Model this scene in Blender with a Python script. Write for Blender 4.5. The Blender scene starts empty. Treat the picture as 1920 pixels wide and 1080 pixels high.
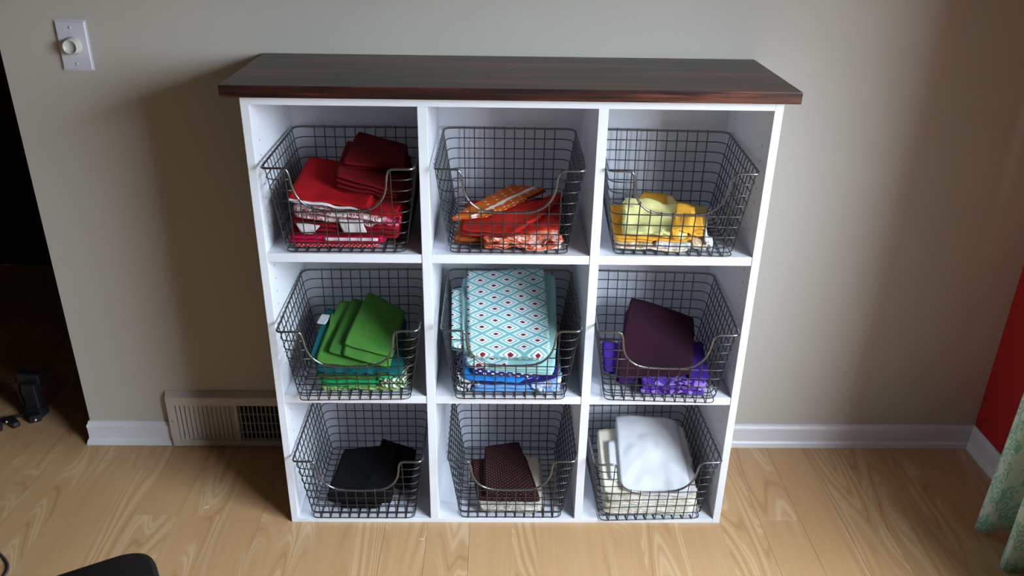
import bpy, bmesh, math, random
from mathutils import Vector, Matrix, noise

scene = bpy.context.scene
COL = scene.collection
PI = math.pi
rnd = random.Random(7)

# ------------------------------------------------------------------ camera
cam_data = bpy.data.cameras.new('camera')
cam = bpy.data.objects.new('camera', cam_data)
COL.objects.link(cam)
cam.location = (0.51771, -2.02251, 1.47537)
cam.rotation_euler = (1.12445693, -0.0154509390, -0.0137926658)
cam_data.sensor_width = 36.0
cam_data.lens = 1569.70 * 36.0 / 1920.0
cam_data.clip_start = 0.02
scene.camera = cam

# ------------------------------------------------------------------ light and exposure
world = bpy.data.worlds.new('daylight'); scene.world = world
world.use_nodes = True
wn = world.node_tree; bg = wn.nodes['Background']
# overcast sky: brighter towards the zenith, dim ground below the horizon
w_tc = wn.nodes.new('ShaderNodeTexCoord'); w_sp = wn.nodes.new('ShaderNodeSeparateXYZ')
w_mr = wn.nodes.new('ShaderNodeMapRange'); w_cr = wn.nodes.new('ShaderNodeValToRGB')
wn.links.new(w_tc.outputs['Generated'], w_sp.inputs[0]); wn.links.new(w_sp.outputs[2], w_mr.inputs[0])
w_mr.inputs[1].default_value = -1; w_mr.inputs[2].default_value = 1
wn.links.new(w_mr.outputs[0], w_cr.inputs[0]); wn.links.new(w_cr.outputs[0], bg.inputs[0])
e = w_cr.color_ramp.elements
e[0].position = 0.0; e[0].color = (.06, .065, .05, 1)
e[1].position = 1.0; e[1].color = (.80, .92, 1.0, 1)
for p_, c_ in ((.47, (.07, .075, .06, 1)), (.52, (.34, .40, .44, 1)), (.75, (.70, .82, .92, 1))):
    q_ = e.new(p_); q_.color = c_
bg.inputs[1].default_value = 43.0
# daylight of the window in the right-hand wall
WIN_Y0, WIN_Y1, WIN_Z0, WIN_Z1 = -2.45, -0.86, .80, 1.90
ld = bpy.data.lights.new('window_daylight', 'AREA')
ld.shape = 'RECTANGLE'; ld.size = WIN_Y1 - WIN_Y0; ld.size_y = WIN_Z1 - WIN_Z0
ld.energy = 1; ld.cycles.is_portal = True
lo = bpy.data.objects.new('window_daylight', ld); COL.objects.link(lo)
lo.location = (2.03, (WIN_Y0 + WIN_Y1) / 2, (WIN_Z0 + WIN_Z1) / 2)
lo.rotation_euler = (0, math.radians(90), 0); lo.rotation_euler = Vector((-1, 0, 0)).to_track_quat('-Z', 'Z').to_euler()
scene.view_settings.view_transform = 'Standard'
scene.view_settings.look = 'None'
scene.view_settings.exposure = 0.0
scene.view_settings.gamma = 1.0
scene.view_settings.use_curve_mapping = False

# ------------------------------------------------------------------ helpers
def tag(o, label=None, cat=None, group=None, kind=None):
    if label: o['label'] = label
    if cat: o['category'] = cat
    if group: o['group'] = group
    if kind: o['kind'] = kind
    return o

def empty(name, loc=(0, 0, 0), rz=0, label=None, cat=None, group=None):
    o = bpy.data.objects.new(name, None); COL.objects.link(o)
    o.location = loc; o.rotation_euler = (0, 0, rz); o.empty_display_size = 0.02
    return tag(o, label, cat, group)

def mesh_obj(name, verts, faces, mat, parent=None, smooth=False, uvs=None):
    me = bpy.data.meshes.new(name)
    me.from_pydata([tuple(v) for v in verts], [], faces)
    if smooth:
        me.polygons.foreach_set('use_smooth', [True] * len(me.polygons))
    if uvs:
        lay = me.uv_layers.new(name='UVMap')
        for l in me.loops: lay.data[l.index].uv = uvs[l.vertex_index]
    if mat: me.materials.append(mat)
    me.update()
    o = bpy.data.objects.new(name, me); COL.objects.link(o)
    if parent: o.parent = parent
    return o

def bm_obj(name, bm, mat, parent=None, smooth=False):
    me = bpy.data.meshes.new(name)
    bmesh.ops.recalc_face_normals(bm, faces=bm.faces[:])
    bm.to_mesh(me); bm.free()
    if smooth: me.polygons.foreach_set('use_smooth', [True] * len(me.polygons))
    if mat: me.materials.append(mat)
    o = bpy.data.objects.new(name, me); COL.objects.link(o)
    if parent: o.parent = parent
    return o

def add_box(bm, a, b, bevel=0, seg=2):
    r = bmesh.ops.create_cube(bm, size=1)
    vs = r['verts']
    for v in vs:
        v.co = Vector([a[i] + (v.co[i] + .5) * (b[i] - a[i]) for i in range(3)])
    if bevel:
        es = list({e for v in vs for e in v.link_edges})
        bmesh.ops.bevel(bm, geom=es, offset=bevel, segments=seg, affect='EDGES', profile=0.6)

def box(name, a, b, mat, parent=None, bevel=0.0, seg=2):
    bm = bmesh.new(); add_box(bm, a, b, bevel, seg)
    return bm_obj(name, bm, mat, parent)

def tube_data(path, r, sides=6, closed=False):
    n = len(path); path = [Vector(p) for p in path]
    vs, fs = [], []
    prev = None
    for i, p in enumerate(path):
        if closed: t = path[(i + 1) % n] - path[i - 1]
        else: t = path[min(i + 1, n - 1)] - path[max(i - 1, 0)]
        t.normalize()
        if prev is None:
            a = Vector((0, 0, 1)) if abs(t.z) < .9 else Vector((1, 0, 0))
            nrm = t.cross(a).normalized()
        else:
            nrm = (prev - t * prev.dot(t)).normalized()
        prev = nrm; bn = t.cross(nrm)
        rr = r(i / max(1, n - 1)) if callable(r) else r
        for k in range(sides):
            a = 2 * PI * k / sides
            vs.append(p + nrm * math.cos(a) * rr + bn * math.sin(a) * rr)
    m = n if closed else n - 1
    for i in range(m):
        j = (i + 1) % n
        for k in range(sides):
            l = (k + 1) % sides
            fs.append((i * sides + k, i * sides + l, j * sides + l, j * sides + k))
    if not closed:
        fs.append(tuple(range(sides))[::-1]); fs.append(tuple((n - 1) * sides + k for k in range(sides)))
    return vs, fs

def tube(name, path, r, mat, parent=None, sides=6, closed=False):
    v, f = tube_data(path, r, sides, closed)
    return mesh_obj(name, v, f, mat, parent, smooth=True)

def fillet(pts, rad, seg=4, closed=False):
    """round the corners of a polyline"""
    pts = [Vector(p) for p in pts]; n = len(pts); out = []
    for i, p in enumerate(pts):
        if not closed and (i == 0 or i == n - 1): out.append(p); continue
        a = pts[i - 1] - p; b = pts[(i + 1) % n] - p
        r = rad[i] if isinstance(rad, (list, tuple)) else rad
        r = min(r, a.length * .49, b.length * .49)
        if r < 1e-5: out.append(p); continue
        A = p + a.normalized() * r; B = p + b.normalized() * r
        for k in range(seg + 1):
            t = k / seg
            out.append(A * (1 - t) ** 2 + p * 2 * t * (1 - t) + B * t * t)
    return out

def smooth_path(pts, sub=6):
    pts = [Vector(p) for p in pts]; out = []
    for i in range(len(pts) - 1):
        p0 = pts[max(i - 1, 0)]; p1 = pts[i]; p2 = pts[i + 1]; p3 = pts[min(i + 2, len(pts) - 1)]
        for k in range(sub):
            t = k / sub
            out.append(.5 * ((2 * p1) + (p2 - p0) * t + (2 * p0 - 5 * p1 + 4 * p2 - p3) * t * t + (3 * p1 - p0 - 3 * p2 + p3) * t ** 3))
    out.append(pts[-1]); return out

def lathe(name, prof, mat, parent=None, seg=28, axis='z'):
    vs, fs = [], []
    n = len(prof)
    for k in range(seg):
        a = 2 * PI * k / seg
        for r, h in prof:
            c, s = r * math.cos(a), r * math.sin(a)
            vs.append((c, s, h) if axis == 'z' else (c, -h, s))
    for k in range(seg):
        l = (k + 1) % seg
        for i in range(n - 1):
            fs.append((k * n + i, l * n + i, l * n + i + 1, k * n + i + 1))
    return mesh_obj(name, vs, fs, mat, parent, smooth=True)

# ------------------------------------------------------------------ materials
class NT:
    """tiny wrapper round a shader node tree"""
    def __init__(s, name, rough=.5, metal=0.0, spec=.5):
        s.m = bpy.data.materials.new(name); s.m.use_nodes = True
        s.t = s.m.node_tree; s.b = s.t.nodes['Principled BSDF']
        s.b.inputs['Roughness'].default_value = rough
        s.b.inputs['Metallic'].default_value = metal
        s.b.inputs['Specular IOR Level'].default_value = spec
    def n(s, kind, **kw):
        nd = s.t.nodes.new('ShaderNode' + kind)
        for k, v in kw.items():
            if k.startswith('i_'):
                key = k[2:]
                key = int(key) if key.isdigit() else key.replace('_', ' ')
                if isinstance(v, bpy.types.NodeSocket): s.t.links.new(v, nd.inputs[key])
                else: nd.inputs[key].default_value = v
            else: setattr(nd, k, v)
        return nd
    def math(s, op, a, b=0.0, c=None):
        nd = s.t.nodes.new('ShaderNodeMath'); nd.operation = op
        for i, v in enumerate((a, b) if c is None else (a, b, c)):
            if isinstance(v, bpy.types.NodeSocket): s.t.links.new(v, nd.inputs[i])
            else: nd.inputs[i].default_value = v
        return nd.outputs[0]
    def mapping(s, src, scale=(1, 1, 1), loc=(0, 0, 0), rot=(0, 0, 0)):
        return s.n('Mapping', i_Vector=src, i_Scale=scale, i_Location=loc, i_Rotation=rot).outputs[0]
    def noise(s, vec, scale, detail=3, rough=.5, dist=0):
        return s.n('TexNoise', i_Vector=vec, i_Scale=scale, i_Detail=detail, i_Roughness=rough, i_Distortion=dist).outputs[0]
    def ramp(s, fac, stops, interp='LINEAR'):
        nd = s.t.nodes.new('ShaderNodeValToRGB'); s.t.links.new(fac, nd.inputs[0])
        cr = nd.color_ramp; cr.interpolation = interp
        while len(cr.elements) < len(stops): cr.elements.new(0.5)
        for e, (p, c) in zip(cr.elements, stops):
            e.position = p; e.color = tuple(c) + (1,) if len(c) == 3 else c
        return nd.outputs[0]
    def mix(s, fac, a, b, mode='MIX'):
        nd = s.t.nodes.new('ShaderNodeMix'); nd.data_type = 'RGBA'; nd.blend_type = mode
        for k, v in ((0, fac), (6, a), (7, b)):
            if isinstance(v, bpy.types.NodeSocket): s.t.links.new(v, nd.inputs[k])
            else: nd.inputs[k].default_value = v if k == 0 else (tuple(v) + (1,) if len(v) == 3 else v)
        return nd.outputs[2]
    def color(s, c):
        if isinstance(c, bpy.types.NodeSocket): s.t.links.new(c, s.b.inputs['Base Color'])
        else: s.b.inputs['Base Color'].default_value = tuple(c) + (1,)
        return s
    def bump(s, h, strength=.2, dist=.001):
        nd = s.n('Bump', i_Height=h, i_Strength=strength, i_Distance=dist)
        s.t.links.new(nd.outputs[0], s.b.inputs['Normal']); return s
    def obj(s): return s.n('TexCoord').outputs['Object']
    def uv(s): return s.n('TexCoord').outputs['UV']
    def sep(s, v): return s.n('SeparateXYZ', i_0=v).outputs

def srgb(r, g, b):
    f = lambda c: (c / 255 / 12.92) if c / 255 <= .04045 else ((c / 255 + .055) / 1.055) ** 2.4
    return (f(r), f(g), f(b))

def painted(name, col, rough=.5, amt=.03, bump=.08, scale=40):
    m = NT(name, rough)
    o = m.obj()
    n1 = m.noise(o, 1.6, 3)
    m.color(m.mix(m.math('MULTIPLY', n1, 1.0), [c * (1 - amt) for c in col], [min(1, c * (1 + amt)) for c in col]))
    m.bump(m.noise(o, scale * 8, 4), bump, .001)
    return m.m

M_WALL = painted('beige_wall_paint', srgb(193, 187, 178), .62, .02, .10, 25)
M_RED = painted('red_wall_paint', srgb(172, 14, 16), .6, .04, .10, 25)
M_FAR = painted('darkened_wall_paint', srgb(70, 67, 64), .7)  # unseen front wall, colour darkened to cut bounced light
M_CEIL = painted('darkened_ceiling_paint', srgb(92, 90, 88), .8)  # unseen ceiling, coloured darker to lower the ambient light
M_TRIM = painted('white_trim_paint', srgb(222, 222, 228), .35, .02, .05)
M_CAB = painted('white_cabinet_paint', srgb(222, 226, 236), .38, .02, .10, 12)
M_HALL = painted('hall_gloom_paint', srgb(30, 24, 20), .8)  # near-black colour stands in for the unlit hall and cuts bounce
M_PLASTIC_W = painted('white_plastic', srgb(214, 214, 226), .3, .01, .02)
M_KNOB = painted('ivory_knob_plastic', srgb(204, 204, 196), .35, .01, .02)
M_VENT = painted('almond_vent_enamel', srgb(206, 198, 190), .4, .02, .04)
M_DARK = painted('opening_shade_black', (.01, .01, .01), .9)  # flat black painted in place of the shade inside openings
M_BLACK = painted('black_plastic', (.012, .014, .018), .35, .1, .05)
M_CHAIR = painted('black_lacquer', (.008, .006, .006), .3, .1, .03)

def metal(name, col, rough):
    m = NT(name, rough, 1.0); o = m.obj()
    m.color(m.mix(m.noise(o, 60, 3), [c * .75 for c in col], [min(1, c * 1.15) for c in col]))
    return m.m
M_WIRE = metal('dark_gunmetal_wire', (.10, .105, .115), .42)
M_RIM = metal('gunmetal_rim', (.24, .25, .27), .30)
M_STEEL = metal('steel', (.7, .7, .7), .3)

def wood_floor():
    m = NT('oak_laminate', .36, 0, .45)
    o = m.obj(); rr = m.n('ObjectInfo').outputs['Random']
    off = m.n('CombineXYZ', i_0=m.math('MULTIPLY', rr, 7.0), i_1=m.math('MULTIPLY', rr, 31.0), i_2=m.math('MULTIPLY', rr, 13.0)).outputs[0]
    v = m.n('VectorMath', operation='ADD', i_0=o, i_1=off).outputs[0]
    lv = m.mapping(v, (5.5, .75, 1))
    n1 = m.noise(lv, 1.25, 1.5, .4, .35)
    rings = m.math('FRACT', m.math('MULTIPLY', n1, 17.0))
    rings = m.math('ABSOLUTE', m.math('SUBTRACT', m.math('MULTIPLY', rings, 2.0), 1.0))
    patch = m.ramp(m.noise(m.mapping(v, (9, .9, 1)), 1.0, 1), [(.46, (0, 0, 0)), (.6, (1, 1, 1))])
    fine = m.noise(m.mapping(v, (170, 4.5, 1)), 1.0, 4, .6)
    broad = m.noise(m.mapping(v, (22, .8, 1)), 1.0, 3)
    base = m.mix(broad, srgb(186, 144, 98), srgb(210, 172, 128))
    base = m.mix(m.math('MULTIPLY', fine, .55), base, srgb(172, 132, 90))
    line = m.ramp(rings, [(0, (1, 1, 1)), (.22, (0, 0, 0)), (.55, (0, 0, 0)), (1, (.35, .35, .35))])
    base = m.mix(m.math('MULTIPLY', m.math('MULTIPLY', line, patch), .62), base, srgb(160, 116, 72))
    light = m.ramp(rings, [(.55, (0, 0, 0)), (.8, (1, 1, 1)), (1, (.2, .2, .2))])
    base = m.mix(m.math('MULTIPLY', m.math('MULTIPLY', light, patch), .5), base, srgb(226, 198, 160))
    tone = m.math('ADD', m.math('MULTIPLY', rr, .05), .975)
    hs = m.n('HueSaturation', i_Value=tone, i_Color=base)
    m.color(hs.outputs[0]); m.bump(fine, .08, .0006)
    return m.m
M_FLOOR = wood_floor()

def stained_wood():
    m = NT('dark_stained_wood', .36, 0, .5)
    o = m.obj()
    lv = m.mapping(o, (.9, 14, 14))
    n1 = m.noise(lv, 1.6, 4, .6, .6)
    fine = m.noise(m.mapping(o, (7, 150, 150)), 1.0, 4, .65)
    c = m.ramp(n1, [(.32, srgb(20, 8, 5)), (.5, srgb(62, 26, 15)), (.66, srgb(134, 68, 42))])
    c = m.mix(m.ramp(fine, [(.38, (.85, .85, .85)), (.6, (0, 0, 0))]), c, srgb(18, 9, 6))
    m.color(c); m.bump(fine, .25, .0008)
    m.t.links.new(m.math('ADD', m.math('MULTIPLY', fine, .25), .26), m.b.inputs['Roughness'])
    return m.m
M_WOOD = stained_wood()

def weave(m, strength=.25):
    """fine thread relief on cloth"""
    u = m.mapping(m.uv(), (1, 1, 1))
    s = m.sep(u)
    a = m.math('SINE', m.math('MULTIPLY', s[0], 5200)); b = m.math('SINE', m.math('MULTIPLY', s[1], 5200))
    w = m.math('MULTIPLY', a, b)
    n = m.noise(m.n('VectorMath', operation='SCALE', i_0=m.uv(), i_3=1.0).outputs[0], 60, 4)
    cr = m.noise(m.mapping(m.uv(), (1, 1.6, 1), (0, 0, 0), (0, 0, .6)), 14, 3, .55, 1.4)
    cr = m.math('ABSOLUTE', m.math('SUBTRACT', cr, .5))
    m.bump(m.math('ADD', m.math('ADD', m.math('MULTIPLY', w, .15), m.math('MULTIPLY', n, .8)), m.math('MULTIPLY', cr, 9.0)), strength, .0016)
    return m.m

def cloth_plain(name, col, rough=.85, var=.12):
    m = NT(name, rough, 0, .2)
    m.color(m.mix(m.noise(m.uv(), 30, 3), [c * (1 - var) for c in col], [min(1, c * (1 + var)) for c in col]))
    return weave(m)

def lattice(m, px, py, rot=0):
    """centre distance in a staggered (diamond) lattice: returns |s|,|t| in 0..0.5"""
    v = m.mapping(m.uv(), (1, 1, 1), (0, 0, 0), (0, 0, rot))
    s = m.sep(v)
    p = m.math('DIVIDE', s[0], px); q = m.math('DIVIDE', s[1], py)
    def cen(x): return m.math('ABSOLUTE', m.math('SUBTRACT', m.math('FRACT', m.math('ADD', x, 100.0)), .5))
    return cen(m.math('ADD', p, q)), cen(m.math('SUBTRACT', p, q))

def cloth_diamond(name):
    m = NT(name, .85, 0, .2)
    a, b = lattice(m, .066, .037)
    d = m.math('MAXIMUM', a, b)
    W = srgb(232, 240, 240); A = srgb(118, 174, 180); R = srgb(132, 26, 40); A2 = srgb(176, 208, 210)
    c = m.ramp(d, [(0, R), (.115, W), (.215, A), (.295, W), (.365, A2), (.415, A)], 'CONSTANT')
    m.color(c); return weave(m)

def cloth_dots(name, base, dot, px=.012, py=.009, r=.13):
    m = NT(name, .85, 0, .2)
    a, b = lattice(m, px, py)
    d = m.math('SQRT', m.math('ADD', m.math('MULTIPLY', a, a), m.math('MULTIPLY', b, b)))
    m.color(m.mix(m.math('LESS_THAN', d, r), base, dot)); return weave(m)

def cloth_print(name, cols, scale=60, kind='noise'):
    """blotchy or floral print of several flat colours"""
    m = NT(name, .85, 0, .2)
    if kind == 'noise':
        f = m.noise(m.uv(), scale, 2, .5, 1.2)
        lo, hi = .36, .64
    else:
        f = m.n('TexVoronoi', feature='SMOOTH_F1' if kind == 'smooth' else 'F1', i_Vector=m.uv(), i_Scale=scale).outputs[0]
        lo, hi = .15, .65
    st = [(0, cols[0])] + [(lo + (hi - lo) * i / max(1, len(cols) - 1), c) for i, c in enumerate(cols[1:])]
    m.color(m.ramp(f, st, 'CONSTANT')); return weave(m)

def cloth_stripe(name, a, b, period=.008, rot=.7, w=.5):
    m = NT(name, .85, 0, .2)
    s = m.sep(m.mapping(m.uv(), (1, 1, 1), (0, 0, 0), (0, 0, rot)))
    wob = m.math('MULTIPLY', m.noise(m.uv(), 60, 1), .006)
    f = m.math('FRACT', m.math('ADD', m.math('DIVIDE', m.math('ADD', s[0], wob), period), 50.0))
    m.color(m.mix(m.math('LESS_THAN', f, w), a, b)); return weave(m)

def cloth_star_band(name):
    """orange cloth with a white band and small white stars along its front border"""
    m = NT(name, .85, 0, .2)
    s = m.sep(m.uv())
    wob = m.math('MULTIPLY', m.math('SUBTRACT', m.noise(m.uv(), 40, 1), .5), .012)
    y = m.math('ADD', s[0], wob)
    band = m.math('MULTIPLY', m.math('GREATER_THAN', y, .050), m.math('LESS_THAN', y, .062))
    a, b = lattice(m, .034, .034)
    d = m.math('ADD', m.math('POWER', a, .6), m.math('POWER', b, .6))
    stars = m.math('LESS_THAN', d, .42)
    f = m.math('MAXIMUM', band, stars)
    m.color(m.mix(f, srgb(196, 92, 26), srgb(236, 226, 218))); return weave(m)

def cloth_scroll(name, ground, ink, ink2, scale):
    m = NT(name, .8, 0, .25)
    u = m.uv()
    vo = m.n('TexVoronoi', i_Vector=u, i_Scale=scale, i_Randomness=.75)
    rel = m.n('VectorMath', operation='SUBTRACT', i_0=m.n('VectorMath', operation='SCALE', i_0=u, i_3=1.0).outputs[0], i_1=vo.outputs['Position']).outputs[0]
    s = m.sep(rel)
    ang = m.math('ARCTAN2', s[1], s[0])
    r = m.math('MULTIPLY', m.math('SQRT', m.math('ADD', m.math('MULTIPLY', s[0], s[0]), m.math('MULTIPLY', s[1], s[1]))), scale)
    w = m.math('SINE', m.math('ADD', ang, m.math('MULTIPLY', r, 17.0)))
    k = m.math('MULTIPLY', m.math('GREATER_THAN', w, .15), m.math('LESS_THAN', r, .56))
    big = m.math('GREATER_THAN', m.noise(u, scale * .55, 2), .52)
    c = m.mix(big, ground, ink2)
    m.color(m.mix(m.math('MULTIPLY', k, .8), c, ink))
    return weave(m, .15)

# ------------------------------------------------------------------ room shell
XR = 1.925; XE = -0.646; YF = -3.3; XL = -2.7; ZC = 2.44; YH = 1.25
def structure(o): o['kind'] = 'structure'; return o
structure(box('wall_back', (XE, 0, 0), (XR + .12, .12, ZC), M_WALL))
# right wall in four pieces round the window, joined into one mesh
bm = bmesh.new()
add_box(bm, (XR, WIN_Y1, 0), (XR + .12, 0, ZC))
add_box(bm, (XR, YF - .12, 0), (XR + .12, WIN_Y0, ZC))
add_box(bm, (XR, WIN_Y0, 0), (XR + .12, WIN_Y1, WIN_Z0))
add_box(bm, (XR, WIN_Y0, WIN_Z1), (XR + .12, WIN_Y1, ZC))
structure(bm_obj('wall_right', bm, M_RED))
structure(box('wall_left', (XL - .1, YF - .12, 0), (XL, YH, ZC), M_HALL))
structure(box('wall_front', (XL - .1, YF - .22, 0), (XR + .12, YF - .12, ZC), M_FAR))
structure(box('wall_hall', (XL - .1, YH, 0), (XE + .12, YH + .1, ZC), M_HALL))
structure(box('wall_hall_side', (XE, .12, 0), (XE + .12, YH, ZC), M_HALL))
structure(box('ceiling', (XL - .1, YF - .22, ZC), (XR + .12, YH + .1, ZC + .1), M_CEIL))

# floor of separate laminate planks running towards the wall
floor = structure(box('floor', (XL - .1, YF - .22, -.06), (XR + .12, YH + .1, -.012), painted('underlay', srgb(90, 70, 50), .8)))
PW, PL = .1075, 1.22
x = 1.208 - PW * 40
proto = {}
k = 0
ends = {-.3145: 1}
while x < XR:
    if x + PW > XL:
        idx = round((x - 1.208) / PW)
        # the plank ends seen in the photograph fix the stagger of their two columns
        if idx == 0: y0 = -.325
        elif idx in (-14, -15): y0 = -.314
        else: y0 = -.325 + rnd.choice([.17, .33, .5, .66, .83]) * PL
        y0 -= PL * math.ceil((y0 - YF) / PL)
        while y0 < YH:
            a = max(y0, YF - .1); b = min(y0 + PL, YH)
            x0 = max(x, XL); x1 = min(x + PW, XR)
            if b - a > .02 and x1 - x0 > .01 and not (x0 >= XE + .1 and a > .02):
                L = round(b - a, 3); Wd = round(x1 - x0, 3)
                if (L, Wd) not in proto:
                    bm = bmesh.new(); add_box(bm, (0.00005, 0.00005, -.012), (Wd - .00005, L - .00005, 0), .00025, 1)
                    o = bm_obj('floor_plank', bm, M_FLOOR, floor); proto[(L, Wd)] = o.data
                else:
                    o = bpy.data.objects.new('floor_plank', proto[(L, Wd)]); COL.objects.link(o); o.parent = floor
                o.location = (x0, a, 0)
            y0 += PL
    x += PW

# baseboards
def skirting(name, pts, mat=M_TRIM):
    """sweep the skirting profile along a plan polyline; the wall lies on the left of the walk"""
    prof = [(0, .0), (.0155, .0), (.0155, .004), (.013, .014), (.0095, .019), (.0085, .022), (.0085, .055), (.0095, .058), (.0085, .064), (.0055, .069), (.004, .0745), (0, .0752)]
    pts = [Vector(p) for p in pts]; vs, fs = [], []
    n = len(prof)
    for i, p in enumerate(pts):
        d0 = (pts[i] - pts[i - 1]).normalized() if i > 0 else None
        d1 = (pts[i + 1] - pts[i]).normalized() if i < len(pts) - 1 else None
        d0 = d0 or d1; d1 = d1 or d0
        n0 = Vector((d0.y, -d0.x)); n1 = Vector((d1.y, -d1.x))
        b = (n0 + n1).normalized(); b = b / max(.3, b.dot(n0))
        for o_, z in prof: vs.append((p.x + b.x * o_, p.y + b.y * o_, z))
    for i in range(len(pts) - 1):
        for k in range(n - 1):
            fs.append((i * n + k, (i + 1) * n + k, (i + 1) * n + k + 1, i * n + k + 1))
    fs.append(tuple(range(n))); fs.append(tuple((len(pts) - 1) * n + k for k in range(n))[::-1])
    o = mesh_obj(name, vs, fs, mat); return structure(o)
skirting('baseboard_back', [(XE, .12), (XE, -.0005), (-.4165, -.0005)])
skirting('baseboard_back', [(1.1005, -.0005), (XR - .0005, -.0005)])
skirting('baseboard_right', [(XR - .0005, -.0005), (XR - .0005, YF + .2)])
# thin bead where plaster meets the red wall
# window in the right wall
wf = structure(empty('window_1', (XR, (WIN_Y0 + WIN_Y1) / 2, WIN_Z0)))
def wbox(n_, y0, y1, z0, z1, x0=-.012, x1=.10, mat=M_TRIM):
    c = (WIN_Y0 + WIN_Y1) / 2
    return box(n_, (x0, y0 - c, z0 - WIN_Z0), (x1, y1 - c, z1 - WIN_Z0), mat, wf, .003)
wbox('casing', WIN_Y0 - .07, WIN_Y0, WIN_Z0 - .07, WIN_Z1 + .07, -.02, -.0005)
wbox('casing', WIN_Y1, WIN_Y1 + .07, WIN_Z0 - .07, WIN_Z1 + .07, -.02, -.0005)
wbox('casing', WIN_Y0, WIN_Y1, WIN_Z1, WIN_Z1 + .07, -.02, -.0005)
wbox('window_sill', WIN_Y0 - .09, WIN_Y1 + .09, WIN_Z0 - .09, WIN_Z0 - .07, -.05, -.0005)

# ------------------------------------------------------------------ storage cabinet
H, D, W = 1.0912, .33892, 1.1
TS = .018
cab = empty('cubby_cabinet', (0, -D, 0), 0, 'white painted wooden cabinet of nine open cubbies standing against the beige wall', 'cabinet')
D1 = .3655; D2 = .7335; DT = .0205        # divider centres, thickness
def cbox(n_, a, b, bev=.0012): return box(n_, a, b, M_CAB, cab, bev)
cbox('side_panel', (0, 0, 0), (TS, D - .002, H))
cbox('side_panel', (W - TS, 0, 0), (W, D - .002, H))
cbox('top_rail', (TS, 0, H - .018), (W - TS, D - .008, H))
cbox('bottom_panel', (TS, 0, 0), (W - TS, D - .008, .013))
cbox('back_panel', (TS, D - .008, 0), (W - TS, D - .002, H - .0005), 0)
cbox('divider', (D1 - DT / 2, 0, .013), (D1 + DT / 2, D - .008, H - .018))
cbox('divider', (D2 - DT / 2, 0, .013), (D2 + DT / 2, D - .008, H - .018))
ZS = [.748, .382]
for zt in ZS:
    for a, b in ((TS, D1 - DT / 2), (D1 + DT / 2, D2 - DT / 2), (D2 + DT / 2, W - TS)):
        cbox('shelf', (a + .0004, .0015, zt - .0205), (b - .0004, D - .0085, zt), .0010)
# rows of black discs on the side panels, standing in for shaded shelf-pin holes
bm = bmesh.new()
for xs, sg in ((TS, 1), (W - TS, -1)):
    for yy in (.045, .27):
        for j in range(30):
            z = .06 + j * .032
            if min(abs(z - q) for q in ZS) < .03: continue
            mm = Matrix.Translation((xs + sg * .0004, yy, z)) @ Matrix.Rotation(PI / 2, 4, 'Y')
            bmesh.ops.create_circle(bm, cap_ends=True, segments=10, radius=.0022, matrix=mm)
o = bm_obj('pin_hole_shade_discs', bm, M_DARK, cab); o['kind'] = 'stuff'

top = box('countertop', (-.0332, -D - .0186, H + .0002), (W + .0275, -.002, H + .0244), M_WOOD, None, .0016)
tag(top, 'dark stained wooden top board lying on the white cubby cabinet', 'countertop')

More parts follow.
